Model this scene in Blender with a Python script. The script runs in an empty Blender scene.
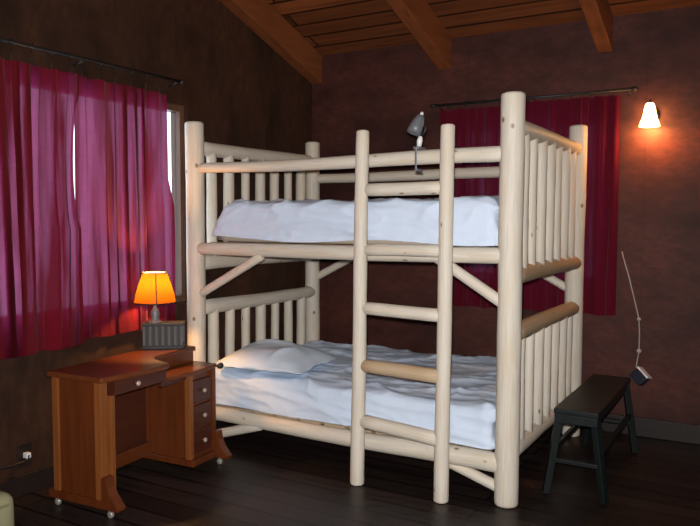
import bpy, bmesh, math, random
from mathutils import Vector, Matrix, noise
PI = math.pi
SC = bpy.context.scene
COL = SC.collection
random.seed(7)

# ------------------------------------------------------------------ helpers
def new_obj(name, me, parent=None, mats=()):
    o = bpy.data.objects.new(name, me)
    COL.objects.link(o)
    for m in mats:
        me.materials.append(m)
    if parent is not None:
        o.parent = parent
    return o

def obj(name, bm, mat, parent=None, smooth=False, bevel=0.0, label=None):
    bmesh.ops.recalc_face_normals(bm, faces=bm.faces[:])
    me = bpy.data.meshes.new(name)
    bm.to_mesh(me)
    bm.free()
    if smooth:
        for p in me.polygons:
            p.use_smooth = True
    o = new_obj(name, me, parent, [mat])
    if bevel:
        b = o.modifiers.new('bevel', 'BEVEL')
        b.width = bevel
        b.segments = 2
        b.limit_method = 'ANGLE'
    if label:
        o['label'] = label
    return o

def tag(o, label, cat, group=None):
    o['label'] = label
    o['category'] = cat
    if group:
        o['group'] = group
    return o

def thing(name, label, cat, loc=(0, 0, 0), rz=0.0, group=None):
    o = bpy.data.objects.new(name, None)
    COL.objects.link(o)
    o.location = loc
    o.rotation_euler = (0, 0, rz)
    o.empty_display_size = 0.1
    return tag(o, label, cat, group)

def struct(name, bm, mat, parent=None, bevel=0.0):
    o = obj(name, bm, mat, parent, bevel=bevel)
    if parent is None:
        o['kind'] = 'structure'
    return o

def box(bm, x0, x1, y0, y1, z0, z1, M=None):
    vs = [bm.verts.new(v) for v in ((x0, y0, z0), (x1, y0, z0), (x1, y1, z0), (x0, y1, z0),
                                    (x0, y0, z1), (x1, y0, z1), (x1, y1, z1), (x0, y1, z1))]
    for f in ((0, 3, 2, 1), (4, 5, 6, 7), (0, 1, 5, 4), (1, 2, 6, 5), (2, 3, 7, 6), (3, 0, 4, 7)):
        bm.faces.new([vs[i] for i in f])
    if M is not None:
        bmesh.ops.transform(bm, matrix=M, verts=vs)
    return bm

def B(*a, M=None):
    return box(bmesh.new(), *a, M=M)

def prism(bm, pts, z0, z1, M=None):
    lo = [bm.verts.new((x, y, z0)) for x, y in pts]
    hi = [bm.verts.new((x, y, z1)) for x, y in pts]
    n = len(pts)
    bm.faces.new(lo[::-1])
    bm.faces.new(hi)
    for i in range(n):
        bm.faces.new((lo[i], lo[(i + 1) % n], hi[(i + 1) % n], hi[i]))
    if M is not None:
        bmesh.ops.transform(bm, matrix=M, verts=lo + hi)
    return bm

def lathe(bm, prof, n=24, M=None, cap=True):
    """profile of (radius, z), turned about z"""
    rings = []
    for r, z in prof:
        rings.append([bm.verts.new((r * math.cos(2 * PI * i / n), r * math.sin(2 * PI * i / n), z)) for i in range(n)])
    for a, b in zip(rings, rings[1:]):
        for i in range(n):
            bm.faces.new((a[i], a[(i + 1) % n], b[(i + 1) % n], b[i]))
    if cap:
        bm.faces.new(rings[0][::-1])
        bm.faces.new(rings[-1])
    if M is not None:
        bmesh.ops.transform(bm, matrix=M, verts=[v for r in rings for v in r])
    return bm

def frame_to(p0, p1):
    p0, p1 = Vector(p0), Vector(p1)
    d = p1 - p0
    q = d.to_track_quat('Z', 'Y')
    return Matrix.Translation(p0) @ q.to_matrix().to_4x4(), d.length

def tube(bm, pts, r, n=8):
    """a tube of constant or listed radius along points"""
    pts = [Vector(p) for p in pts]
    rs = r if isinstance(r, (list, tuple)) else [r] * len(pts)
    rings = []
    for i, p in enumerate(pts):
        t = (pts[min(i + 1, len(pts) - 1)] - pts[max(i - 1, 0)]).normalized()
        a = t.cross(Vector((0.3, 1, 0.21))).normalized()
        b = t.cross(a)
        rings.append([bm.verts.new(p + rs[i] * (a * math.cos(2 * PI * k / n) + b * math.sin(2 * PI * k / n))) for k in range(n)])
    for a, b in zip(rings, rings[1:]):
        for k in range(n):
            bm.faces.new((a[k], a[(k + 1) % n], b[(k + 1) % n], b[k]))
    bm.faces.new(rings[0][::-1])
    bm.faces.new(rings[-1])
    return bm

def log_mesh(name, p0, p1, r0, r1, seed, dome=(0.9, 0.9), bend=0.004, wob=0.05):
    """a hand-peeled log with a UV map of (turn, metres along)"""
    M, L = frame_to(p0, p1)
    bm = bmesh.new()
    uv = bm.loops.layers.uv.new('UVMap')
    n = 18
    rows = []
    d0, d1 = dome
    c = min(r0, r1) * 0.28
    zs = [(0.0, d0 - 0.12), (c * 0.35, d0)] if d0 < 1.2 else []
    zs = [(0.0, d0 * 0.82), (c * 0.4, d0 * 0.95 + 0.05 * d0)]
    k = max(4, int(L / 0.09))
    zs += [(c + (L - 2 * c) * i / k, 1.0) for i in range(k + 1)]
    zs += [(L - c * 0.4, d1), (L, d1 * 0.82)]
    rnd = random.Random(seed)
    ph, ph2 = rnd.uniform(0, 9), rnd.uniform(0, 9)
    off = rnd.uniform(0, 50)
    for z, s in zs:
        r = (r0 + (r1 - r0) * z / L) * s
        cx = bend * math.sin(PI * z / L + 0.2 * ph) + 0.3 * bend * math.sin(5 * z + ph)
        cy = bend * math.cos(3.1 * z + ph2)
        ring = []
        for i in range(n):
            a = 2 * PI * i / n
            w = 1 + wob * noise.noise(Vector((math.cos(a) * 1.1, math.sin(a) * 1.1, z * 4.5 + off)))
            ring.append((bm.verts.new((cx + r * w * math.cos(a), cy + r * w * math.sin(a), z)), z))
        rows.append(ring)
    for A, Bv in zip(rows, rows[1:]):
        for i in range(n):
            j = (i + 1) % n
            f = bm.faces.new((A[i][0], A[j][0], Bv[j][0], Bv[i][0]))
            for lp, (u, v) in zip(f.loops, ((i, A[i][1]), (i + 1, A[j][1]), (i + 1, Bv[j][1]), (i, Bv[i][1]))):
                lp[uv].uv = (u / n, v + off)
    for ring, fl in ((rows[0], True), (rows[-1], False)):
        vs = [v for v, z in ring]
        f = bm.faces.new(vs[::-1] if fl else vs)
        for lp in f.loops:
            lp[uv].uv = (0.3 + lp.vert.co.x, off + lp.vert.co.y)
    bmesh.ops.transform(bm, matrix=M, verts=bm.verts[:])
    me = bpy.data.meshes.new(name)
    bmesh.ops.recalc_face_normals(bm, faces=bm.faces[:])
    bm.to_mesh(me)
    bm.free()
    for p in me.polygons:
        p.use_smooth = len(p.vertices) == 4
    return me

def log(name, p0, p1, r0, r1, mat, parent, seed, **k):
    return new_obj(name, log_mesh(name, p0, p1, r0, r1, seed, **k), parent, [mat])

# ------------------------------------------------------------------ materials
class N:
    def __init__(s, name):
        s.m = bpy.data.materials.new(name)
        s.m.use_nodes = True
        s.t = s.m.node_tree
        s.b = s.t.nodes['Principled BSDF']
        s.out = s.t.nodes['Material Output']
    def n(s, typ, **kw):
        nd = s.t.nodes.new(typ)
        for k, v in kw.items():
            if hasattr(nd, k):
                setattr(nd, k, v)
            else:
                nd.inputs[k.replace('_', ' ')].default_value = v
        return nd
    def l(s, a, b):
        s.t.links.new(a, b)
    def coords(s, scale=(1, 1, 1), kind='Object'):
        tc = s.n('ShaderNodeTexCoord')
        mp = s.n('ShaderNodeMapping')
        mp.inputs['Scale'].default_value = scale
        s.l(tc.outputs[kind], mp.inputs['Vector'])
        return mp.outputs['Vector']
    def noise(s, vec, scale, detail=4, rough=0.55):
        nd = s.n('ShaderNodeTexNoise')
        nd.inputs['Scale'].default_value = scale
        nd.inputs['Detail'].default_value = detail
        nd.inputs['Roughness'].default_value = rough
        s.l(vec, nd.inputs['Vector'])
        return nd.outputs['Fac']
    def ramp(s, fac, stops):
        r = s.n('ShaderNodeValToRGB')
        e = r.color_ramp.elements
        while len(e) < len(stops):
            e.new(0.5)
        for el, (p, c) in zip(e, stops):
            el.position = p
            el.color = (*c, 1)
        s.l(fac, r.inputs['Fac'])
        return r.outputs['Color']
    def mix(s, fac, a, b, mode='MIX'):
        x = s.n('ShaderNodeMix')
        x.data_type = 'RGBA'
        x.blend_type = mode
        for v, i in ((fac, 0), (a, 6), (b, 7)):
            if isinstance(v, (int, float)):
                x.inputs[i].default_value = v
            elif isinstance(v, tuple):
                x.inputs[i].default_value = (*v, 1)
            else:
                s.l(v, x.inputs[i])
        return x.outputs[2]
    def bump(s, h, strength=0.3, dist=0.01):
        b = s.n('ShaderNodeBump')
        b.inputs['Strength'].default_value = strength
        b.inputs['Distance'].default_value = dist
        s.l(h, b.inputs['Height'])
        s.l(b.outputs['Normal'], s.b.inputs['Normal'])
        return b.outputs['Normal']
    def base(s, c, rough=0.6, spec=0.4, metal=0.0):
        if isinstance(c, tuple):
            s.b.inputs['Base Color'].default_value = (*c, 1)
        else:
            s.l(c, s.b.inputs['Base Color'])
        s.b.inputs['Roughness'].default_value = rough
        s.b.inputs['Specular IOR Level'].default_value = spec
        s.b.inputs['Metallic'].default_value = metal
        return s.m

def mul(c, k):
    return tuple(v * k for v in c)

def plain(name, c, rough=0.5, spec=0.4, metal=0.0, var=0.12):
    m = N(name)
    f = m.noise(m.coords(), 14, 3)
    return m.base(m.ramp(f, [(0.3, mul(c, 1 - var)), (0.7, mul(c, 1 + var))]), rough, spec, metal)

def mat_log(name, c):
    m = N(name)
    uv = m.coords((2.2, 1.6, 1), 'UV')
    grain = m.noise(m.coords((9, 1.2, 1), 'UV'), 4, 5)
    big = m.noise(uv, 2.3, 3)
    col = m.ramp(grain, [(0.28, mul(c, 0.84)), (0.55, c), (0.8, mul(c, 1.08))])
    col = m.mix(m.ramp(big, [(0.45, (0, 0, 0)), (0.75, (0.55,) * 3)]), col, (c[0] * 0.92, c[1] * 0.80, c[2] * 0.62))
    # knots: small dark eyes scattered along the log
    v = m.n('ShaderNodeTexVoronoi')
    v.inputs['Scale'].default_value = 3.1
    v.inputs['Randomness'].default_value = 1.0
    m.l(m.coords((0.95, 1.9, 1), 'UV'), v.inputs['Vector'])
    kn = m.ramp(v.outputs['Distance'], [(0.045, (1, 1, 1)), (0.11, (0, 0, 0))])
    col = m.mix(kn, col, (c[0] * 0.34, c[1] * 0.24, c[2] * 0.16))
    m.bump(grain, 0.25, 0.004)
    return m.base(col, 0.55, 0.3)

def mat_wood(name, c, axis=2, rough=0.4, contrast=0.35, scale=1.0):
    m = N(name)
    sc = [9 * scale] * 3
    sc[axis] = 0.8 * scale
    g = m.noise(m.coords(tuple(sc)), 3.2, 6, 0.6)
    col = m.ramp(g, [(0.25, mul(c, 1 - contrast)), (0.5, c), (0.78, mul(c, 1 + contrast * 0.6))])
    m.bump(g, 0.15, 0.002)
    return m.base(col, rough, 0.4)

def mat_wall(name, c, stretch, seam_axis):
    """stained board wall: blotchy dark stain with faint panel seams"""
    m = N(name)
    a = m.noise(m.coords(stretch), 1.7, 6, 0.62)
    b = m.noise(m.coords((stretch[0] * 6, stretch[1] * 6, stretch[2] * 7)), 3.0, 4, 0.6)
    col = m.ramp(a, [(0.34, mul(c, 0.35)), (0.52, c), (0.72, (c[0] * 1.5, c[1] * 1.35, c[2] * 1.2))])
    col = m.mix(m.ramp(b, [(0.35, (0.55,) * 3), (0.65, (0, 0, 0))]), col, mul(c, 0.45))
    sep = m.n('ShaderNodeSeparateXYZ')
    m.l(m.coords(), sep.inputs[0])
    md = m.n('ShaderNodeMath', operation='PINGPONG')
    md.inputs[1].default_value = 0.61
    m.l(sep.outputs[seam_axis], md.inputs[0])
    seam = m.ramp(md.outputs[0], [(0.003, (0.25, 0.25, 0.25)), (0.008, (0, 0, 0))])
    col = m.mix(seam, col, mul(c, 0.3))
    m.bump(b, 0.2, 0.004)
    return m.base(col, 0.62, 0.25)

def mat_boards(name, c, width, length, rot=0.0, rough=0.35, spec=0.4, tones=(0.6, 1.25), gap=0.008, dark=0.15):
    m = N(name)
    tc = m.n('ShaderNodeTexCoord')
    mp = m.n('ShaderNodeMapping')
    mp.inputs['Rotation'].default_value = (0, 0, rot)
    m.l(tc.outputs['Object'], mp.inputs['Vector'])
    br = m.n('ShaderNodeTexBrick')
    br.offset = 0.37
    br.inputs['Scale'].default_value = 1.0
    br.inputs['Brick Width'].default_value = length
    br.inputs['Row Height'].default_value = width
    br.inputs['Mortar Size'].default_value = gap
    br.inputs['Mortar Smooth'].default_value = 0.3
    br.inputs['Bias'].default_value = 0.0
    br.inputs['Color1'].default_value = (*mul(c, tones[0]), 1)
    br.inputs['Color2'].default_value = (*mul(c, tones[1]), 1)
    br.inputs['Mortar'].default_value = (*mul(c, dark), 1)
    m.l(mp.outputs['Vector'], br.inputs['Vector'])
    mp2 = m.n('ShaderNodeMapping')
    mp2.inputs['Scale'].default_value = (0.7, 8, 8)
    m.l(mp.outputs['Vector'], mp2.inputs['Vector'])
    g = m.noise(mp2.outputs['Vector'], 2.6, 6, 0.62)
    shade = m.ramp(g, [(0.25, (0.45,) * 3), (0.5, (0.95,) * 3), (0.8, (1.3,) * 3)])
    col = m.mix(1.0, br.outputs['Color'], shade, 'MULTIPLY')
    m.bump(m.mix(0.5, br.outputs['Color'], m.ramp(g, [(0, (0, 0, 0)), (1, (1, 1, 1))])), 0.2, 0.004)
    m.base(col, rough, spec)
    rr = m.n('ShaderNodeMapRange')
    rr.inputs['To Min'].default_value = rough * 0.75
    rr.inputs['To Max'].default_value = min(1, rough * 1.5)
    m.l(g, rr.inputs['Value'])
    m.l(rr.outputs[0], m.b.inputs['Roughness'])
    return m.m

def mat_curtain(name, dif, tra, k_tra, k_open):
    m = N(name)
    weave = m.noise(m.coords((30, 30, 160)), 3, 3)
    slub = m.noise(m.coords((3, 3, 14)), 3, 4)
    col = m.mix(m.ramp(weave, [(0.3, (0.5,) * 3), (0.7, (0, 0, 0))]), dif, mul(dif, 0.55))
    m.base(col, 0.9, 0.1)
    m.b.inputs['Sheen Weight'].default_value = 0.15
    nrm = m.bump(weave, 0.3, 0.003)
    t = m.n('ShaderNodeBsdfTranslucent')
    m.l(m.mix(m.ramp(slub, [(0.3, (0.5,) * 3), (0.7, (0, 0, 0))]), tra, mul(tra, 0.6)), t.inputs['Color'])
    tr = m.n('ShaderNodeBsdfTransparent')
    tr.inputs['Color'].default_value = (0.9, 0.70, 1.0, 1)
    m1 = m.n('ShaderNodeMixShader')
    m1.inputs[0].default_value = k_tra
    m.l(m.b.outputs[0], m1.inputs[1])
    m.l(t.outputs[0], m1.inputs[2])
    m2 = m.n('ShaderNodeMixShader')
    streak = m.noise(m.coords((7, 7, 0.5)), 1.6, 3, 0.6)
    mr = m.n('ShaderNodeMapRange')
    mr.inputs['From Min'].default_value = 0.38
    mr.inputs['From Max'].default_value = 0.63
    mr.inputs['To Min'].default_value = 0.12
    mr.inputs['To Max'].default_value = 1.35
    m.l(streak, mr.inputs['Value'])
    sc_ = m.n('ShaderNodeMath', operation='MULTIPLY')
    sc_.inputs[1].default_value = k_open
    m.l(mr.outputs[0], sc_.inputs[0])
    m.l(sc_.outputs[0], m2.inputs[0])
    sk = m.n('ShaderNodeMath', operation='MULTIPLY')
    sk.inputs[1].default_value = k_tra
    sk.use_clamp = True
    m.l(mr.outputs[0], sk.inputs[0])
    m.l(sk.outputs[0], m1.inputs[0])
    m.l(m1.outputs[0], m2.inputs[1])
    m.l(tr.outputs[0], m2.inputs[2])
    m.l(m2.outputs[0], m.out.inputs['Surface'])
    return m.m

def mat_shade(name, c, k, emit=None):
    m = N(name)
    m.base(c, 0.6, 0.2)
    t = m.n('ShaderNodeBsdfTranslucent')
    f = m.noise(m.coords(), 20, 3)
    m.l(m.ramp(f, [(0.3, mul(c, 0.85)), (0.7, c)]), t.inputs['Color'])
    x = m.n('ShaderNodeMixShader')
    x.inputs[0].default_value = k
    m.l(m.b.outputs[0], x.inputs[1])
    m.l(t.outputs[0], x.inputs[2])
    m.l(x.outputs[0], m.out.inputs['Surface'])
    return m.m

def mat_emit(name, c, s):
    m = N(name)
    m.base(c, 0.4)
    m.b.inputs['Emission Color'].default_value = (*c, 1)
    m.b.inputs['Emission Strength'].default_value = s
    return m.m

def mat_cloth(name, c):
    m = N(name)
    f = m.noise(m.coords((7, 7, 7)), 2, 4)
    w = m.noise(m.coords((1, 1, 1)), 260, 2)
    m.bump(w, 0.08, 0.001)
    return m.base(m.ramp(f, [(0.3, mul(c, 0.95)), (0.7, c)]), 0.85, 0.15)

def mat_glass(name):
    m = N(name)
    m.base((0.95, 0.97, 1.0), 0.02)
    m.b.inputs['Transmission Weight'].default_value = 1.0
    m.b.inputs['IOR'].default_value = 1.05
    return m.m

M_LOG = mat_log('peeled_log', (0.66, 0.60, 0.51))
M_LOGB = mat_log('peeled_log_honey', (0.50, 0.37, 0.24))
M_WALLB = mat_wall('stained_wall_back', (0.076, 0.023, 0.017), (0.9, 0.9, 1.5), 0)
M_WALLL = mat_wall('stained_wall_left', (0.052, 0.023, 0.013), (1.0, 1.4, 0.7), 1)
M_FLOOR = mat_boards('dark_floor_boards', (0.025, 0.016, 0.014), 0.14, 3.1, rough=0.36, spec=0.25)
M_CEIL = mat_boards('ceiling_boards', (0.21, 0.066, 0.022), 0.145, 11.0, rough=0.6, spec=0.2, tones=(0.4, 1.3), gap=0.011)
M_BEAM = mat_wood('rafter_wood', (0.21, 0.061, 0.018), 1, 0.6, 0.4, 0.8)
M_TRIM = mat_wood('dark_trim_wood', (0.018, 0.011, 0.009), 0, 0.5)
M_FRAME = mat_wood('window_wood', (0.10, 0.05, 0.03), 2, 0.5)
M_DESK = mat_wood('desk_wood', (0.115, 0.027, 0.007), 2, 0.33)
M_DESKT = mat_wood('desk_top_wood', (0.13, 0.034, 0.010), 0, 0.28)
M_DESKL = mat_wood('desk_stile_wood', (0.22, 0.070, 0.018), 2, 0.33, 0.25)
M_DESKD = mat_wood('desk_dark_wood', (0.065, 0.016, 0.007), 0, 0.4)
M_KNOB = plain('pale_knob', (0.40, 0.30, 0.24), 0.25, 0.6)
M_CASTER = plain('caster_metal', (0.38, 0.38, 0.33), 0.3, 0.6, 0.4)
M_BLACK = plain('black_iron', (0.018, 0.017, 0.017), 0.45, 0.4)
M_DKGREY = plain('dark_slats', (0.09, 0.08, 0.077), 0.5, 0.35)
M_BENCH = plain('dark_green_paint', (0.007, 0.010, 0.010), 0.45, 0.3, var=0.25)
M_SHEET = mat_cloth('pale_blue_sheet', (0.63, 0.73, 0.88))
M_PILLOW = mat_cloth('pale_pillowcase', (0.68, 0.77, 0.88))
M_MATT = mat_cloth('mattress_ticking', (0.55, 0.47, 0.38))
M_CURTL = mat_curtain('sheer_crimson', (0.15, 0.0035, 0.011), (0.19, 0.016, 0.060), 0.50, 0.023)
M_CURTB = mat_curtain('dim_backlit_crimson', (0.11, 0.003, 0.014), (0.13, 0.012, 0.07), 0.14, 0.003)  # low translucency puts the back window's weaker daylight into the cloth
M_SHADE = mat_shade('amber_shade', (0.085, 0.025, 0.0018), 0.75)
M_SHADET = mat_shade('pale_shade_rim', (0.95, 0.80, 0.55), 0.5)
M_GREY = plain('grey_metal', (0.16, 0.17, 0.19), 0.45, 0.4, 0.2)
M_WHITE = plain('white_plastic', (0.78, 0.79, 0.80), 0.35, 0.5, var=0.04)
M_CORD = plain('pale_cord', (0.42, 0.36, 0.32), 0.7, 0.2)
M_NAVY = plain('dark_blue_plastic', (0.016, 0.018, 0.034), 0.35, 0.5)
M_KHAKI = mat_cloth('khaki_cushion', (0.36, 0.34, 0.20))
M_GLASS = mat_glass('window_glass')
M_BULB = mat_emit('sconce_glass_lit', (1.0, 0.50, 0.17), 30.0)
M_BULB2 = mat_emit('lamp_bulb_lit', (1.0, 0.55, 0.18), 25.0)

# ------------------------------------------------------------------ the room
XL, YB, XR, YF = -0.15, 1.58, 5.6, -5.6          # inner faces of the walls
ZC, SL = 2.77, 0.33                              # ceiling height at back wall, rise towards the viewer
def zc(y):
    return ZC + SL * (YB - y)

struct('floor', B(XL - 0.15, XR + 0.15, YF - 0.15, YB + 0.15, -0.12, 0.0), M_FLOOR)

def wall_with_hole(name, mat, axis, inner, outer, a0, a1, h0, h1, wa0, wa1, wz0, wz1):
    """wall slab along a (x or y) with one window opening; h0/h1 heights at the a ends"""
    bm = bmesh.new()
    def hgt(a):
        return h0 + (h1 - h0) * (a - a0) / (a1 - a0)
    def quad_slab(pts):
        lo, hi = [], []
        for a, z in pts:
            lo.append(bm.verts.new((a, inner, z) if axis == 'x' else (inner, a, z)))
            hi.append(bm.verts.new((a, outer, z) if axis == 'x' else (outer, a, z)))
        n = len(pts)
        bm.faces.new(lo)
        bm.faces.new(hi[::-1])
        for i in range(n):
            bm.faces.new((lo[i], lo[(i + 1) % n], hi[(i + 1) % n], hi[i]))
    quad_slab([(a0, 0), (wa0, 0), (wa0, hgt(wa0)), (a0, hgt(a0))])
    quad_slab([(wa1, 0), (a1, 0), (a1, hgt(a1)), (wa1, hgt(wa1))])
    quad_slab([(wa0, 0), (wa1, 0), (wa1, wz0), (wa0, wz0)])
    quad_slab([(wa0, wz1), (wa1, wz1), (wa1, hgt(wa1)), (wa0, hgt(wa0))])
    return struct(name, bm, mat)

# window openings
LW = (-1.62, 0.10, 0.89, 2.17)
BW = (1.16, 2.16, 1.00, 2.12)
wall_with_hole('wall_left', M_WALLL, 'y', XL, XL - 0.14, YF, YB, zc(YF) + 0.05, zc(YB) + 0.05, *LW)
wall_with_hole('wall_back', M_WALLB, 'x', YB, YB + 0.14, XL - 0.14, XR + 0.14, ZC + 0.05, ZC + 0.05, *BW)
bm = bmesh.new()
prism(bm, [(YF, 0), (YB, 0), (YB, zc(YB) + 0.05), (YF, zc(YF) + 0.05)], XR, XR + 0.14,
      Matrix(((0, 0, 1, 0), (1, 0, 0, 0), (0, 1, 0, 0), (0, 0, 0, 1))))
struct('wall_right', bm, M_WALLL)
struct('wall_front', B(XL - 0.14, XR + 0.14, YF - 0.14, YF, 0, zc(YF) + 0.05), M_WALLB)
# sloped board ceiling
bm = bmesh.new()
ya, yb = YB + 0.14, YF - 0.14
prism(bm, [(ya, zc(ya)), (yb, zc(yb)), (yb, zc(yb) + 0.1), (ya, zc(ya) + 0.1)], XL - 0.14, XR + 0.14,
      Matrix(((0, 0, 1, 0), (1, 0, 0, 0), (0, 1, 0, 0), (0, 0, 0, 1))))
struct('ceiling', bm, M_CEIL)
# rafters running down the slope, ends on the back wall
RD = 0.225
for i, (xa, xb) in enumerate(((XL + 0.001, -0.045), (0.985, 1.09), (2.13, 2.225), (3.25, 3.35), (4.37, 4.47))):
    bm = bmesh.new()
    e = 0.002
    prism(bm, [(YB - e, zc(YB) - RD), (YF + e, zc(YF) - RD), (YF + e, zc(YF) - e), (YB - e, zc(YB) - e)], xa, xb,
          Matrix(((0, 0, 1, 0), (1, 0, 0, 0), (0, 1, 0, 0), (0, 0, 0, 1))))
    o = struct('rafter' if i == 0 else 'rafter.%03d' % i, bm, M_BEAM, bevel=0.006)
struct('baseboard_back', B(XL + 0.02, XR, YB - 0.018, YB - 0.001, 0.0, 0.125), M_TRIM, bevel=0.004)
struct('baseboard_left', B(XL + 0.001, XL + 0.018, YF, YB - 0.02, 0.0, 0.11), M_TRIM, bevel=0.004)

def window(name, axis, wall_in, wall_out, a0, a1, z0, z1, n_mul):
    def BX(bm, a, b, d0, d1, za, zb):
        if axis == 'x':
            box(bm, a, b, d0, d1, za, zb)
        else:
            box(bm, d0, d1, a, b, za, zb)
    lo, hi = min(wall_in, wall_out), max(wall_in, wall_out)
    d0, d1 = lo + 0.03, hi - 0.03
    f = 0.04
    bm = bmesh.new()
    BX(bm, a0, a0 + f, d0, d1, z0, z1)
    BX(bm, a1 - f, a1, d0, d1, z0, z1)
    BX(bm, a0 + f, a1 - f, d0, d1, z0, z0 + f)
    BX(bm, a0 + f, a1 - f, d0, d1, z1 - f, z1)
    fr = struct(name, bm, M_FRAME)
    mid = 0.5 * (lo + hi)
    for k in range(1, n_mul):
        a = a0 + (a1 - a0) * k / n_mul
        bm = bmesh.new()
        BX(bm, a - 0.015, a + 0.015, mid - 0.02, mid + 0.02, z0 + f, z1 - f)
        obj('mullion', bm, M_FRAME, fr)
    bm = bmesh.new()
    BX(bm, a0 + f, a1 - f, mid - 0.002, mid + 0.002, z0 + f, z1 - f)
    obj('pane', bm, M_GLASS, fr)
window('window_1', 'y', XL, XL - 0.14, *LW, 1)
window('window_2', 'x', YB, YB + 0.14, *BW, 2)

# ------------------------------------------------------------------ curtains
def curtain(name, axis, d, a0, a1, ztop, zbot, mat, seed, label, group, nf, amp, rod_z, gather=None, fold=0.24):
    """pleated cloth hung along axis ('x' or 'y') at depth d"""
    rnd = random.Random(seed)
    W = a1 - a0
    nx, nz = int(W / 0.007), 46
    ph = [rnd.uniform(0, 6.3) for _ in range(6)]
    bm = bmesh.new()
    grid = []
    for j in range(nz + 1):
        v = j / nz                                   # 0 top, 1 bottom
        row = []
        for i in range(nx + 1):
            u = i / nx
            s = u + 0.018 * math.sin(7 * u * W + ph[3]) * (0.3 + v)
            w = 2 * PI * nf * s
            wav = math.sin(w + 0.9 * math.sin(w * 0.31 + ph[0])) * 0.62 + 0.38 * math.sin(w * 0.53 + ph[1] + 0.7 * v)
            fine = 0.28 * math.sin(w * 2.3 + ph[2] + 2.1 * math.sin(w * 0.37))
            a_ = amp * (0.55 + 0.45 * min(1, v * 3)) * (0.75 + 0.35 * math.sin(w * 0.17 + ph[4]))
            off = a_ * (wav + fine * (1 - 0.4 * v))
            off *= 0.25 + 0.75 * min(1, u * W / 0.06, (1 - u) * W / 0.06)
            off += 0.006 * noise.noise(Vector((u * W * 5, v * 3, seed)))
            z = ztop + (zbot - ztop) * v
            if v < 0.06:                             # ruffled heading
                z += 0.004 * math.sin(w * 1.3 + ph[5]) * (1 - v / 0.06)
            if v > 0.9:
                z += 0.004 * math.sin(w * 0.5 + ph[2]) * (v - 0.9) / 0.1
            edge = min(1, u * W / 0.05, (1 - u) * W / 0.05)
            a = a0 + W * u - edge * fold * math.sin(2 * w + 0.8 * math.sin(0.43 * w + ph[5])) * W / nf * (0.6 + 0.4 * math.sin(w * 0.29 + ph[0] + v))
            if gather:                               # edge profile: narrower where the cloth swings aside
                a = gather(u, v, a)
            row.append(bm.verts.new((a, d + off, z) if axis == 'x' else (d + off, a, z)))
        grid.append(row)
    for r0, r1 in zip(grid, grid[1:]):
        for i in range(nx):
            bm.faces.new((r0[i], r0[i + 1], r1[i + 1], r1[i]))
    root = obj(name, bm, mat, None, smooth=True)
    tag(root, label, 'curtain', group)
    k = max(3, int(W / 0.11))
    for i in range(k):                               # small hooks up to the rod
        a = a0 + W * (i + 0.5) / k
        u = (i + 0.5) / k
        pts = []
        top = grid[0][int(u * nx)].co if False else None
        bmr = bmesh.new()
        R = 0.017
        for q in range(13):
            t = 2 * PI * q / 12
            pts.append((0, R * math.sin(t), R * math.cos(t)))
        def at(p):
            return (a + p[0], d + p[1], rod_z + p[2] - 0.006) if axis == 'x' else (d + p[1], a + p[0], rod_z + p[2] - 0.006)
        tube(bmr, [at(p) for p in pts], 0.0022, 5)
        lo = (a, d, rod_z - 0.022) if axis == 'x' else (d, a, rod_z - 0.022)
        le = (a, d, ztop - 0.015) if axis == 'x' else (d, a, ztop - 0.015)
        tube(bmr, [lo, le], 0.002, 5)
        obj('hook', bmr, M_BLACK, root, smooth=True)
    return root

ROD_L, ROD_B = 2.30, 2.275
def rod(name, label, axis, d, a0, a1, z, wall, brk):
    root = thing(name, label, 'curtain rod', (0, 0, 0))
    def P(a, dd, zz):
        return (a, dd, zz) if axis == 'x' else (dd, a, zz)
    obj('pole', tube(bmesh.new(), [P(a0, d, z), P(a1, d, z)], 0.009, 10), M_BLACK, root, smooth=True)
    for a in (a0, a1):
        M, _ = frame_to(P(a, d, z), P(a + (0.05 if a == a1 else -0.05), d, z))
        obj('finial', lathe(bmesh.new(), [(0.009, 0), (0.016, 0.008), (0.018, 0.02), (0.012, 0.034), (0.003, 0.042)], 12, M), M_BLACK, root, smooth=True)
    for a in brk:
        bm = tube(bmesh.new(), [P(a, d, z - 0.012), P(a, wall, z - 0.03)], 0.007, 8)
        obj('bracket', bm, M_BLACK, root, smooth=True)
    return root
CL, CB = XL + 0.065, YB - 0.075
rod('curtain_rod', 'long black curtain rod above the left window', 'y', CL, -2.35, -0.03, ROD_L, XL, (-2.2, -0.78, -0.06))
rod('curtain_rod', 'black curtain rod on the back wall beside the lit wall lamp', 'x', CB, 0.99, 2.36, ROD_B, YB, (1.02, 1.68, 2.34))

def gl(u, v, a):   # near panel: its right edge leaves a slit, closing lower down
    k = max(0.0, math.sin(PI * min(1, max(0, (v - 0.085) / 0.47))))
    return a - 0.046 * u ** 10 * k ** 0.45
def gr(u, v, a):   # far panel: its right edge leaves a strip of window at the top
    return a + 0.050 * u ** 4 * min(1, max(0, (v - 0.36) / 0.12))
curtain('window_curtain', 'y', CL + 0.014, -2.30, -0.812, 2.205, 0.745, M_CURTL, 3,
        'crimson curtain panel at the left window, left of the bright vertical slit', 'crimson curtains at the left window', 9.5, 0.036, ROD_L, gl)
curtain('window_curtain', 'y', CL - 0.010, -0.834, -0.140, 2.205, 0.765, M_CURTL, 11,
        'crimson curtain panel at the left window, right of the slit, behind the glowing desk lamp', 'crimson curtains at the left window', 5.0, 0.030, ROD_L, gr)
curtain('window_curtain', 'x', CB, 1.03, 1.665, 2.235, 0.80, M_CURTB, 5,
        'dark crimson curtain on the back wall, left panel seen past the ladder', 'crimson curtains on the back wall', 6.5, 0.022, ROD_B)
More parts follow.
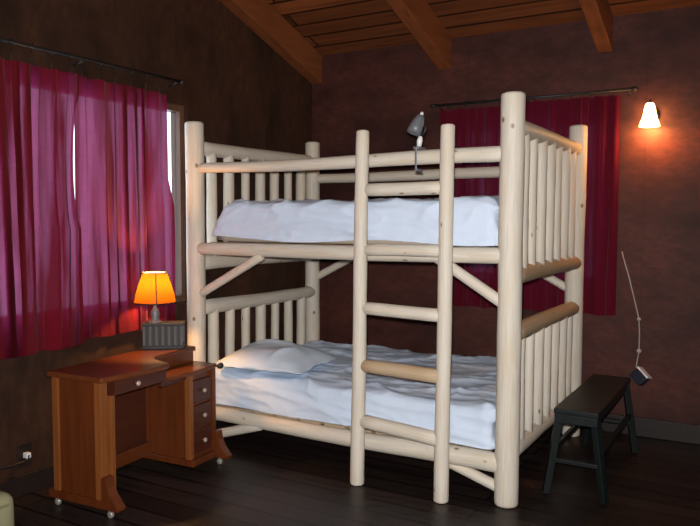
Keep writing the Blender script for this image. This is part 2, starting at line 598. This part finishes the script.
curtain('window_curtain', 'x', CB, 1.67, 2.295, 2.245, 0.80, M_CURTB, 8,
        'dark crimson curtain on the back wall, right panel nearest the wall lamp', 'crimson curtains on the back wall', 6.0, 0.024, ROD_B)

# ------------------------------------------------------------------ bunk bed
L, D = 2.06, 1.353
bed = thing('bunk_bed', 'peeled pale log bunk bed with slatted ends and two sheeted mattresses', 'bunk bed', (0, 0, 0))
PR = 0.0595
H = 2.044
for k, (x, y, r) in enumerate(((0, 0, PR), (L, 0, PR + .001), (0, D, PR), (L, D, PR))):
    log('post', (x, y, 0), (x, y, H + (0.004 if k == 1 else 0)), r, r * 0.985, M_LOG, bed, 20 + k, dome=(0.96, 0.96), bend=0.004)
# long rails
log('guard_rail', (0.035, 0, 1.752), (L - 0.035, 0, 1.752), 0.031, 0.040, M_LOG, bed, 31, bend=0.006)
log('guard_rail', (0.0, D, 1.757), (L, D, 1.757), 0.036, 0.040, M_LOG, bed, 32)
log('side_rail', (0.035, 0, 1.243), (L - 0.035, 0, 1.252), 0.040, 0.041, M_LOG, bed, 33, bend=0.003)
log('side_rail', (0, D, 1.20), (L, D, 1.20), 0.042, 0.040, M_LOG, bed, 34)
log('side_rail', (0.035, 0, 0.200), (L - 0.035, 0, 0.200), 0.044, 0.050, M_LOG, bed, 35, bend=0.006)
log('side_rail', (0, D, 0.200), (L, D, 0.200), 0.045, 0.045, M_LOG, bed, 36)
# ends: four rails and two rows of spindles each
for x, s in ((0, 50), (L, 80)):
    for k, (z, r, m) in enumerate(((1.889, 0.046, M_LOG), (1.153, 0.048, M_LOGB if x else M_LOG),
                                   (0.858, 0.048, M_LOGB if x else M_LOG), (0.262, 0.046, M_LOG))):
        log('end_rail', (x, 0.03, z), (x, D - 0.015, z), r, r * 0.95, m, bed, s + k)
    nsp = 7
    for row, (za, zb) in enumerate(((1.153, 1.889), (0.262, 0.858))):
        for i in range(nsp):
            y = 0.075 + (D - 0.15) * (i + 0.5) / nsp
            rr = 0.035 + 0.004 * math.sin(i * 2.3 + row + x)
            log('spindle', (x, y, za + 0.02), (x, y, zb - 0.005), rr, rr * 0.95, M_LOG, bed, s + 10 + row * 10 + i, dome=(0.7, 0.7), bend=0.002, wob=0.08)
# slanting braces between posts and rails
for k, (a, b, r) in enumerate((((0.03, 0, 0.955), (0.53, 0, 1.215), 0.027), ((1.66, 0, 1.235), (2.03, 0, 1.015), 0.029),
                               ((0.02, D, 0.965), (0.46, D, 1.185), 0.029), ((1.62, D, 1.20), (2.04, D, 0.965), 0.027),
                               ((0.05, 0, 0.035), (0.52, 0, 0.18), 0.030), ((1.66, 0, 0.185), (2.03, 0, 0.075), 0.028))):
    log('brace', a, b, r, r, M_LOG, bed, 130 + k, dome=(0.9, 0.9), bend=0.002)
# board decks the mattresses lie on
for z in (1.262, 0.222):
    bm = bmesh.new()
    nb = 11
    for i in range(nb):
        x0 = 0.09 + (L - 0.18) * i / nb
        box(bm, x0, x0 + (L - 0.18) / nb - 0.03, 0.035, D - 0.035, z, z + 0.024)
    obj('slat_deck', bm, M_LOGB, bed, bevel=0.003)

# ladder
lad = thing('ladder', 'peeled log ladder of five rungs leaning on the front of the bunk bed', 'ladder', (1.52, -0.14, 0))
def ll(p):
    return Vector(p) - Vector((1.52, -0.14, 0))
for k, (xb, xt, z, yb_) in enumerate(((1.277, 1.262, 1.906, -0.142), (1.763, 1.752, 1.906, -0.132))):
    log('rail', ll((xb, yb_, 0)), ll((xt, -0.084, z)), 0.039, 0.036, M_LOG, lad, 150 + k, dome=(0.94, 0.94), bend=0.004)
for k, (z, r, t, m) in enumerate(((1.594, 0.037, 0.0, M_LOG), (1.270, 0.034, 0.0, M_LOG), (0.955, 0.037, -0.004, M_LOG), (0.642, 0.040, -0.008, M_LOGB), (0.334, 0.040, -0.016, M_LOG))):
    y = -0.138 + 0.054 * z / 1.9
    log('rung', ll((1.285, y + 0.006, z - t)), ll((1.742, y + 0.006, z + t)), r * 0.93, r * 0.93, m, lad, 160 + k, dome=(0.7, 0.7))

# mattresses and sheets
def soft_box(x0, x1, y0, y1, z0, z1, rad, seg, fn, open_bottom=0.0):
    """rounded, creased slab; fn(point, normal) gives the outward crease height"""
    bm = bmesh.new()
    nx, ny, nz = seg
    cache = {}
    def V(i, j, k):
        key = (i, j, k)
        if key not in cache:
            cache[key] = bm.verts.new((x0 + (x1 - x0) * i / nx, y0 + (y1 - y0) * j / ny, z0 + (z1 - z0) * k / nz))
        return cache[key]
    for i in range(nx):
        for j in range(ny):
            bm.faces.new((V(i, j, nz), V(i + 1, j, nz), V(i + 1, j + 1, nz), V(i, j + 1, nz)))
            if not open_bottom:
                bm.faces.new((V(i, j, 0), V(i, j + 1, 0), V(i + 1, j + 1, 0), V(i + 1, j, 0)))
    for k in range(nz):
        for i in range(nx):
            bm.faces.new((V(i, 0, k), V(i + 1, 0, k), V(i + 1, 0, k + 1), V(i, 0, k + 1)))
            bm.faces.new((V(i, ny, k), V(i, ny, k + 1), V(i + 1, ny, k + 1), V(i + 1, ny, k)))
        for j in range(ny):
            bm.faces.new((V(0, j, k), V(0, j, k + 1), V(0, j + 1, k + 1), V(0, j + 1, k)))
            bm.faces.new((V(nx, j, k), V(nx, j + 1, k), V(nx, j + 1, k + 1), V(nx, j, k + 1)))
    zlow = z0 + (0 if open_bottom else rad)
    for v in bm.verts:
        p = v.co.copy()
        c = Vector((min(max(p.x, x0 + rad), x1 - rad), min(max(p.y, y0 + rad), y1 - rad), min(max(p.z, zlow), z1 - rad)))
        n = p - c
        if n.length < 1e-6:
            n = Vector((0, 0, 1))
        n.normalize()
        q = c + n * min(rad, (p - c).length) if (p - c).length > 1e-6 else p
        v.co = q + n * fn(q, n)
    return bm

def ridge(p, f, sharp=5.0):
    return (1 - abs(noise.noise(p * f))) ** sharp

def crease(seed, amp, drape=None):
    o = Vector((seed * 3.7, seed * 1.3, seed * 2.1))
    def fn(p, n):
        side = abs(n.y) + abs(n.x)
        q = Vector((p.x * 0.55 + p.z * 1.2, p.y * 1.0, p.z * 1.6 - p.x * 0.25)) + o
        h = amp * (0.8 * ridge(q, 2.6, 9) + 0.7 * ridge(q + Vector((5, 2, 1)), 4.6, 9) + 0.35 * ridge(q + Vector((1, 7, 3)), 9.0, 6) - 0.6)
        h += amp * 0.5 * (ridge(Vector((p.x * 2.2 + p.z * 5, p.y * 3.5, p.z * 7 - p.x)) + o, 1.0, 9))
        h += amp * 0.5 * noise.noise(q * 1.3)
        if n.y < -0.5:
            h *= 0.6
        if drape and n.y < -0.5:
            h += drape(p)
        return h
    return fn

def mattress_set(z0, z1, seed, label_m, label_s, amp, drape, skirt):
    x0, x1, y0, y1 = (0.066 if z0 > 1 else 0.085), L - 0.085, 0.012, D - 0.02
    m = soft_box(x0 + 0.025, x1 - 0.025, y0 + 0.035, y1 - 0.03, z0, z1 - 0.035, 0.04, (20, 14, 4), lambda p, n: 0)
    if z0 > 1:
        for v in m.verts:
            v.co.x += 0.17 * max(0, (v.co.z - z0) / (z1 - z0)) * max(0, 1 - (v.co.x - x0) / 0.7)
    o = obj('mattress', m, M_MATT, None, smooth=True)
    tag(o, label_m, 'mattress')
    bm = soft_box(x0, x1, y0, y1, z0 + 0.012, z1, 0.055, (150, 90, 20), crease(seed, amp, drape), open_bottom=1.0)
    for v in bm.verts:                       # uneven lower hem
        t = (z1 - v.co.z) / (z1 - z0)
        if t > 0.5:
            v.co.z += skirt(v.co.x, v.co.y) * (t - 0.5) / 0.5
    if z0 > 1:                               # the head end of the upper sheet slopes in
        for v in bm.verts:
            v.co.x += 0.15 * max(0, (v.co.z - z0) / (z1 - z0)) * max(0, 1 - (v.co.x - x0) / 0.7)
    s = obj('bed_sheet', bm, M_SHEET, None, smooth=True)
    tag(s, label_s, 'sheet', 'sheets on the bunk mattresses')
    return o, s

def drape_up(p):
    return 0.006 * math.sin((p.z - 1.3) * 55 + p.x * 4) * math.exp(-((p.x - 1.2) / 0.6) ** 2)
def drape_lo(p):
    # a loose diagonal fold on the near-left face
    d = (p.z - 0.455) + 0.155 * (p.x - 0.20)
    h = 0.016 * math.exp(-(d / 0.018) ** 2) if p.x < 1.5 else 0
    if d < 0:
        h += 0.012 * min(1, -d / 0.03) * max(0, min(1, (1.5 - p.x) / 0.3))
    return h
mattress_set(1.288, 1.540, 4, 'upper bunk mattress under a pale blue sheet, level with the guard rail',
             'pale blue creased sheet over the upper bunk mattress', 0.022, drape_up, lambda x, y: 0.010 + 0.012 * math.sin(6 * x) + (0.02 * max(0, 1 - x / 0.35)))
mattress_set(0.250, 0.475, 9, 'lower bunk mattress under a pale blue sheet, close above the floor',
             'pale blue rumpled sheet over the lower bunk mattress', 0.021, drape_lo, lambda x, y: 0.002 + 0.004 * math.sin(5 * x + 1))

# pillow
pil = thing('pillow', 'flattened pale pillow on the lower bunk beside the slatted head end', 'pillow', (0.45, 0.24, 0.496), 0.12)
def pfn(p, n):
    q = p + Vector((3.3, 1.1, 4.2))
    return 0.022 * (ridge(q, 4.5, 6) - 0.4) + 0.012 * noise.noise(q * 7)
bm = soft_box(-0.30, 0.30, -0.27, 0.27, 0.0, 0.13, 0.055, (48, 36, 8), pfn)
for v in bm.verts:
    fx, fy = min(1, abs(v.co.x) / 0.30), min(1, abs(v.co.y) / 0.27)
    k = (1 - 0.78 * fx ** 3) * (1 - 0.70 * fy ** 3)
    v.co.z = 0.012 + (v.co.z - 0.012) * max(0.16, k) + 0.01
    v.co.z = max(v.co.z, 0.004)
    v.co.x *= 1 + 0.06 * fy ** 2
    v.co.y *= 1 + 0.06 * fx ** 2
obj('pillow_body', bm, M_PILLOW, pil, smooth=True)

# ------------------------------------------------------------------ clip lamp on the guard rail
cl = thing('clip_lamp', 'small grey clip-on lamp clamped to the front guard rail beside the ladder', 'lamp', (1.565, 0, 1.79))
# front guard rail axis is 0.04 below, radius about 0.038
bm = B(-0.016, 0.016, -0.052, 0.040, 0.006, 0.020)
box(bm, -0.006, 0.006, -0.054, -0.046, -0.10, 0.016)
box(bm, -0.008, 0.008, -0.050, 0.020, -0.108, -0.094)
obj('clamp', bm, M_GREY, cl, bevel=0.003)
bm = tube(bmesh.new(), [(0, -0.015, 0.018), (0.004, -0.015, 0.05), (0.010, -0.016, 0.075)], [0.011, 0.016, 0.010], 12)
obj('neck', bm, M_WHITE, cl, smooth=True)
M, _ = frame_to((0.012, -0.012, 0.185), (-0.028, -0.04, 0.07))
obj('lamp_shade', lathe(bmesh.new(), [(0.012, 0), (0.020, 0.006), (0.029, 0.03), (0.037, 0.07), (0.039, 0.105), (0.035, 0.105), (0.026, 0.04), (0.006, 0.02)], 24, M), M_GREY, cl, smooth=True)
bm = tube(bmesh.new(), [(0.010, -0.014, 0.07), (0.035, -0.01, 0.105), (0.026, -0.010, 0.155)], 0.005, 8)
obj('arm', bm, M_BLACK, cl, smooth=True)
M, _ = frame_to((0.012, -0.012, 0.182), (0.018, -0.012, 0.21))
obj('switch_knob', lathe(bmesh.new(), [(0.009, 0), (0.010, 0.008), (0.007, 0.016), (0.002, 0.02)], 12, M), M_WHITE, cl, smooth=True)

# ------------------------------------------------------------------ desk
ang = math.atan2(0.998, -0.062)
desk = thing('desk', 'small reddish-brown pedestal desk on casters below the left window', 'desk', (0.47, -1.14, 0), ang)
# local axes: X runs along the front from the near end, Y runs back to the wall
def skid(x0, x1):
    prof = [(0.385, 0.045), (-0.075, 0.045), (-0.078, 0.060), (-0.055, 0.085), (-0.030, 0.115), (-0.012, 0.155), (-0.004, 0.20), (0.03, 0.20), (0.03, 0.085), (0.385, 0.085)]
    bm = bmesh.new()
    prism(bm, prof, x0, x1, Matrix(((0, 0, 1, 0), (1, 0, 0, 0), (0, 1, 0, 0), (0, 0, 0, 1))))
    return bm
obj('foot', skid(-0.014, 0.040), M_DESK, desk, bevel=0.003)
obj('foot', skid(0.842, 0.892), M_DESK, desk, bevel=0.003)
ep = obj('end_panel', B(0.0, 0.022, 0.04, 0.33, 0.085, 0.655), M_DESK, desk)
obj('stile', B(-0.012, 0.034, 0.024, 0.066, 0.085, 0.655), M_DESKL, ep, bevel=0.003)
obj('stile', B(-0.012, 0.034, 0.310, 0.35, 0.085, 0.655), M_DESKL, ep, bevel=0.003)
obj('front_stile', B(0.036, 0.062, 0.004, 0.035, 0.085, 0.585), M_DESKL, desk, bevel=0.003)
dr = obj('drawer', B(0.062, 0.425, 0.0, 0.30, 0.582, 0.652), M_DESKD, desk, bevel=0.003, label='wide shallow drawer over the knee hole')
def knob(x, y, z, par):
    M, _ = frame_to((x, y, z), (x, y - 0.03, z))
    obj('knob', lathe(bmesh.new(), [(0.005, 0), (0.005, 0.008), (0.013, 0.014), (0.014, 0.020), (0.009, 0.026), (0.002, 0.028)], 14, M), M_KNOB, par, smooth=True)
knob(0.20, 0.0, 0.617, dr)
obj('desktop', prism(bmesh.new(), [(-0.022, 0.372), (-0.022, 0.012), (-0.01, 0.002), (0.06, -0.010), (0.15, -0.03), (0.25, -0.04), (0.34, -0.045), (0.40, -0.038), (0.425, -0.012),
     (0.445, 0.06), (0.475, 0.13), (0.53, 0.17), (0.88, 0.172), (0.88, 0.388)], 0.655, 0.682), M_DESKT, desk, bevel=0.006)
obj('riser', B(0.47, 0.872, 0.185, 0.38, 0.591, 0.655), M_DESK, desk, bevel=0.002)
obj('pedestal_top', prism(bmesh.new(), [(0.430, 0.385), (0.430, 0.075), (0.445, 0.045), (0.50, 0.022), (0.58, 0.005), (0.68, 0.002), (0.78, 0.010), (0.86, 0.018), (0.895, 0.03), (0.895, 0.385)], 0.568, 0.590), M_DESKT, desk, bevel=0.005)
obj('shelf_apron', B(0.44, 0.645, 0.05, 0.075, 0.54, 0.568), M_DESKD, desk)
M, _ = frame_to((0.885, 0.022, 0.575), (0.925, 0.005, 0.575))
obj('corner_knob', lathe(bmesh.new(), [(0.006, 0), (0.016, 0.012), (0.019, 0.024), (0.014, 0.036), (0.004, 0.042)], 14, M), M_BLACK, desk, smooth=True, label='dark round knob on the far corner')
ped = obj('pedestal', B(0.650, 0.868, 0.045, 0.365, 0.085, 0.568), M_DESK, desk)
obj('stile', B(0.640, 0.672, 0.024, 0.062, 0.085, 0.568), M_DESKL, ped, bevel=0.003)
obj('stile', B(0.640, 0.672, 0.33, 0.368, 0.085, 0.568), M_DESK, ped, bevel=0.003)
obj('stile', B(0.842, 0.874, 0.024, 0.062, 0.085, 0.568), M_DESK, ped, bevel=0.003)
for z0, z1 in ((0.395, 0.525), (0.255, 0.380), (0.105, 0.240)):
    d = obj('drawer', B(0.680, 0.836, 0.030, 0.33, z0, z1), M_DESKD, desk, bevel=0.003)
    knob(0.757, 0.030, 0.5 * (z0 + z1), d)
obj('plinth', B(0.632, 0.842, 0.0, 0.37, 0.050, 0.085), M_DESK, desk, bevel=0.004)
obj('back_panel', B(0.034, 0.650, 0.345, 0.362, 0.14, 0.66), M_DESKD, desk)
obj('stretcher', B(0.034, 0.650, 0.315, 0.345, 0.075, 0.150), M_DESK, desk, bevel=0.003)
for x in (0.012, 0.865):
    for y in (0.345, -0.01):
        bm = B(x - 0.012, x + 0.012, y - 0.003, y + 0.003, 0.02, 0.045)
        c = obj('caster', bm, M_CASTER, desk)
        M, _ = frame_to((x - 0.010, y + 0.004, 0.0175), (x + 0.010, y + 0.004, 0.0175))
        obj('wheel', lathe(bmesh.new(), [(0.013, 0), (0.0175, 0.004), (0.0175, 0.016), (0.013, 0.02)], 16, M), M_CASTER, c, smooth=True)

# slatted box and lamp on the desk's back ledge
bx = thing('slatted_box', 'dark slatted box with a lid on the desk, carrying the amber lamp', 'box', (0.122, -0.408, 0.682), math.radians(38))
w, dp, h = 0.118, 0.055, 0.150
obj('base', B(-w, w, -dp, dp, 0, 0.02), M_BLACK, bx, bevel=0.003)
obj('lid', B(-w, w, -dp, dp, h - 0.016, h), M_BLACK, bx, bevel=0.003)
obj('core', B(-w + 0.012, w - 0.012, -dp + 0.012, dp - 0.012, 0.02, h - 0.016), M_BLACK, bx)
for i in range(7):
    x = -w + 0.012 + (2 * w - 0.024) * i / 6
    for s in (-1, 1):
        obj('slat', B(x - 0.008, x + 0.008, s * dp - 0.006 if s > 0 else -dp, dp if s > 0 else -dp + 0.006, 0.02, h - 0.016), M_DKGREY, bx, bevel=0.002)

LX, LY, LZ = 0.088, -0.442, 0.682 + h
lamp = thing('table_lamp', 'glowing amber-shaded table lamp on the dark slatted box on the desk', 'lamp', (LX, LY, LZ), 0.35)
obj('base', lathe(bmesh.new(), [(0.040, 0), (0.040, 0.006), (0.026, 0.012), (0.022, 0.03), (0.028, 0.05), (0.020, 0.075), (0.010, 0.09), (0.008, 0.14), (0.004, 0.16)], 20), M_GREY, lamp, smooth=True)
SZ0, SZ1, SR0, SR1 = 0.118, 0.290, 0.118, 0.068
nseg = 8
bm = bmesh.new()
ns = 32
ring = []
for z, r in ((SZ0, SR0), (SZ0 + 0.05, SR0 - 0.009), (SZ0 + 0.11, SR0 - 0.027), (SZ1, SR1)):
    ring.append([bm.verts.new((r * math.cos(2 * PI * i / ns), r * math.sin(2 * PI * i / ns), z)) for i in range(ns)])
for a, b in zip(ring, ring[1:]):
    for i in range(ns):
        bm.faces.new((a[i], a[(i + 1) % ns], b[(i + 1) % ns], b[i]))
sh = obj('lamp_shade', bm, M_SHADE, lamp, smooth=True)
for i in range(4):
    a = 2 * PI * i / 4 - 1.05
    pts = [((r + 0.002) * math.cos(a), (r + 0.002) * math.sin(a), z) for z, r in ((SZ0, SR0), (SZ0 + 0.05, SR0 - 0.009), (SZ0 + 0.11, SR0 - 0.027), (SZ1, SR1))]
    obj('rib', tube(bmesh.new(), pts, 0.0032, 6), M_BLACK, sh)
for z, r, m, nm in ((SZ0, SR0, M_BLACK, 'lower_rim'), (SZ1, SR1, M_SHADET, 'upper_rim')):
    pts = [(r * math.cos(2 * PI * i / 32), r * math.sin(2 * PI * i / 32), z) for i in range(33)]
    obj(nm, tube(bmesh.new(), pts, 0.004, 6), m, sh, smooth=True)
obj('bulb', lathe(bmesh.new(), [(0.008, 0.12), (0.010, 0.14), (0.019, 0.155), (0.021, 0.168), (0.016, 0.18), (0.006, 0.187)], 16), M_BULB2, lamp, smooth=True)

# ------------------------------------------------------------------ wall lamp
wl = thing('wall_lamp', 'lit wall lamp with a small bell glass on the back wall right of the curtain', 'lamp', (2.475, YB, 2.09))
M, _ = frame_to((0, -0.002, 0.02), (0, -0.03, 0.02))
obj('wall_plate', lathe(bmesh.new(), [(0.05, 0), (0.05, 0.012), (0.03, 0.02), (0.014, 0.026)], 20, M), M_BLACK, wl, smooth=True)
obj('arm', tube(bmesh.new(), [(0, -0.02, 0.02), (0, -0.045, 0.06), (0, -0.075, 0.105), (0, -0.085, 0.085)], 0.008, 8), M_BLACK, wl, smooth=True)
prof = [(0.016, 0.085), (0.026, 0.078), (0.033, 0.05), (0.037, 0.02), (0.047, -0.015), (0.060, -0.05), (0.062, -0.062)]
bm = lathe(bmesh.new(), prof, 24, Matrix.Translation((0, -0.085, 0)), cap=False)
obj('lamp_shade', bm, M_BULB, wl, smooth=True)
obj('bulb', lathe(bmesh.new(), [(0.010, 0.06), (0.014, 0.04), (0.024, 0.01), (0.026, -0.01), (0.018, -0.03), (0.005, -0.038)], 16, Matrix.Translation((0, -0.085, 0))), M_BULB, wl, smooth=True)

# ------------------------------------------------------------------ cord with pull and small device beside the bench
cd = thing('pull_cord', 'pale knotted cord hanging down the back wall from behind the right curtain', 'cord', (2.331, 1.50, 0.4))
pts = [(2.322, 1.535, 1.225), (2.331, 1.53, 1.19), (2.37, 1.53, 1.06), (2.405, 1.53, 0.92), (2.438, 1.53, 0.785), (2.444, 1.53, 0.68), (2.443, 1.53, 0.575), (2.434, 1.52, 0.50), (2.432, 1.512, 0.462)]
cl_ = [Vector(p) - Vector((2.331, 1.50, 0.4)) for p in pts]
obj('strand', tube(bmesh.new(), cl_, 0.0042, 7), M_CORD, cd, smooth=True)
for p, r in ((cl_[4], 0.013), (cl_[6], 0.016)):
    obj('knot', lathe(bmesh.new(), [(r * .3, -r), (r * .85, -r * .5), (r, 0), (r * .85, r * .5), (r * .3, r)], 12, Matrix.Translation(p)), M_CORD, cd, smooth=True)
dv = thing('small_box', 'small dark box with a white face dangling at the end of the pale cord', 'box', (2.462, 1.53, 0.415))
M = Matrix.Rotation(math.radians(42), 4, 'Y') @ Matrix.Rotation(math.radians(-18), 4, 'Z')
obj('body', B(-0.047, 0.047, -0.035, 0.035, -0.052, 0.022, M=M), M_NAVY, dv, bevel=0.006)
obj('face_plate', B(-0.049, 0.049, -0.037, 0.037, 0.022, 0.034, M=M), M_WHITE, dv, bevel=0.004, label='white face of the dark box')

# ------------------------------------------------------------------ bench
bn = thing('bench', 'dark green painted wooden bench with splayed legs beside the slatted bed end', 'bench', (2.335, 0.72, 0))
hz, hy, hx = 0.462, 0.485, 0.112
bm = B(-hx, hx, -hy, hy, hz - 0.028, hz)
obj('seat', bm, M_BENCH, bn, bevel=0.006)
for s in (-1, 1):
    obj('apron', B(-hx + 0.004, hx - 0.004, s * (hy - 0.016) - 0.012, s * (hy - 0.016) + 0.012, hz - 0.075, hz - 0.028), M_BENCH, bn, bevel=0.003)
    obj('side_apron', B(s * (hx - 0.022) - 0.010, s * (hx - 0.022) + 0.010, -hy + 0.03, hy - 0.03, hz - 0.07, hz - 0.028), M_BENCH, bn, bevel=0.003)
def bar(a, b, w, t):
    M, Ln = frame_to(a, b)
    return B(-w / 2, w / 2, -t / 2, t / 2, 0, Ln, M=M)
def legp(sx, sy, z):
    k = (hz - 0.03 - z) / (hz - 0.03)
    return Vector((sx * (0.088 + 0.060 * k), sy * (hy - 0.045 + 0.030 * k), z))
for sx in (-1, 1):
    for sy in (-1, 1):
        obj('leg', bar(legp(sx, sy, 0.004), legp(sx, sy, hz - 0.03), 0.040, 0.036), M_BENCH, bn, bevel=0.004)
for sy in (-1, 1):
    obj('stretcher', bar(legp(-1, sy, 0.185), legp(1, sy, 0.185), 0.032, 0.022), M_BENCH, bn, bevel=0.003)
for sx in (-1, 1):
    obj('stretcher', bar(legp(sx, -1, 0.235), legp(sx, 1, 0.235), 0.022, 0.030), M_BENCH, bn, bevel=0.003)

# ------------------------------------------------------------------ lower-left corner
cu = thing('floor_cushion', 'pale khaki padded cushion on the floor in the lower left corner', 'cushion', (0.05, -1.70, 0))
bm = soft_box(-0.19, 0.22, -0.23, 0.23, 0.0, 0.205, 0.05, (20, 20, 10), lambda p, n: 0.006 * noise.noise(p * 9))
obj('pad', bm, M_KHAKI, cu, smooth=True)
pts = [(0.222 * sx, 0.232 * sy, 0.16) for sx, sy in ((-.82, -.9), (.82, -.9), (.98, -.78), (.98, .78), (.82, .97), (-.82, .97), (-.86, .8), (-.86, -.8), (-.82, -.9))]
obj('piping', tube(bmesh.new(), pts, 0.006, 6), M_KHAKI, cu, smooth=True)
pc = thing('power_cord', 'black cord with a pale plug in the left wall beside the desk', 'cord', (XL, -1.144, 0.21))
obj('outlet_plate', B(0.001, 0.008, -0.04, 0.04, -0.06, 0.06), M_TRIM, pc, bevel=0.003)
obj('plug', B(0.008, 0.042, -0.014, 0.014, -0.014, 0.014), M_WHITE, pc, bevel=0.005, label='pale plug')
obj('cable', tube(bmesh.new(), [(0.040, 0, 0), (0.060, -0.02, -0.012), (0.055, -0.10, -0.022), (0.045, -0.22, -0.015), (0.04, -0.4, -0.06), (0.04, -0.6, -0.19)], 0.005, 7), M_BLACK, pc, smooth=True)

# ------------------------------------------------------------------ camera and light
cam_d = bpy.data.cameras.new('camera')
cam = bpy.data.objects.new('camera', cam_d)
COL.objects.link(cam)
CAM = Vector((3.160, -3.453, 1.430))
yaw, pitch, roll = CAMROT = (0.5290, -0.0600, 0.0020)
PFIT = None
cy, sy = math.cos(yaw), math.sin(yaw)
f = Vector((-sy * math.cos(pitch), cy * math.cos(pitch), math.sin(pitch)))
r = Vector((cy, sy, 0))
u = r.cross(f)
c, s = math.cos(roll), math.sin(roll)
r2, u2 = c * r + s * u, -s * r + c * u
cam.matrix_world = Matrix(((r2.x, u2.x, -f.x, CAM.x), (r2.y, u2.y, -f.y, CAM.y), (r2.z, u2.z, -f.z, CAM.z), (0, 0, 0, 1)))
cam_d.sensor_fit = 'HORIZONTAL'
cam_d.sensor_width = 36.0
cam_d.lens = 717.81 / 700 * 36.0
cam_d.clip_start = 0.05
SC.camera = cam

def light(name, kind, loc, power, color, **kw):
    d = bpy.data.lights.new(name, kind)
    d.energy = power
    d.color = color
    for k, v in kw.items():
        setattr(d, k, v)
    o = bpy.data.objects.new(name, d)
    COL.objects.link(o)
    o.location = loc
    return o
light('camera_flash', 'SPOT', CAM + u2 * 0.06 - r2 * 0.01 + f * 0.02, 560, (1.0, 0.97, 0.95), shadow_soft_size=0.025, spot_size=math.radians(100), spot_blend=1.0).rotation_euler = cam.matrix_world.to_euler()
light('table_lamp_light', 'POINT', (LX, LY, LZ + 0.212), 23, (1.0, 0.48, 0.15), shadow_soft_size=0.02)
light('wall_lamp_light', 'POINT', (2.475, YB - 0.10, 2.02), 8, (1.0, 0.50, 0.17), shadow_soft_size=0.03)
# unseen warm fill added behind the viewer for ambience
light('ambient_fill_light', 'POINT', (2.2, -3.9, 3.2), 22, (1.0, 0.74, 0.50), shadow_soft_size=0.15)

# daylight outside the windows
w = bpy.data.worlds.new('world')
SC.world = w
w.use_nodes = True
bg = w.node_tree.nodes['Background']
bg.inputs['Color'].default_value = (0.77, 0.87, 1.0, 1)
bg.inputs['Strength'].default_value = 3.2
def portal(loc, rot, sx, sy_):
    d = bpy.data.lights.new('window_portal', 'AREA')
    d.shape = 'RECTANGLE'
    d.size, d.size_y = sx, sy_
    d.cycles.is_portal = True
    o = bpy.data.objects.new('window_portal', d)
    COL.objects.link(o)
    o.location = loc
    o.rotation_euler = rot
portal((XL - 0.15, 0.5 * (LW[0] + LW[1]), 0.5 * (LW[2] + LW[3])), (0, -PI / 2, 0), LW[3] - LW[2], LW[1] - LW[0])
portal((0.5 * (BW[0] + BW[1]), YB + 0.15, 0.5 * (BW[2] + BW[3])), (-PI / 2, 0, 0), BW[1] - BW[0], BW[3] - BW[2])

vs = SC.view_settings
vs.view_transform = 'Standard'
vs.look = 'None'
vs.exposure = 0.0
vs.gamma = 1.0
vs.use_curve_mapping = False
SC.cycles.use_denoising = True
SC.cycles.max_bounces = 8
SC.cycles.transparent_max_bounces = 12
SC.cycles.sample_clamp_indirect = 6.0
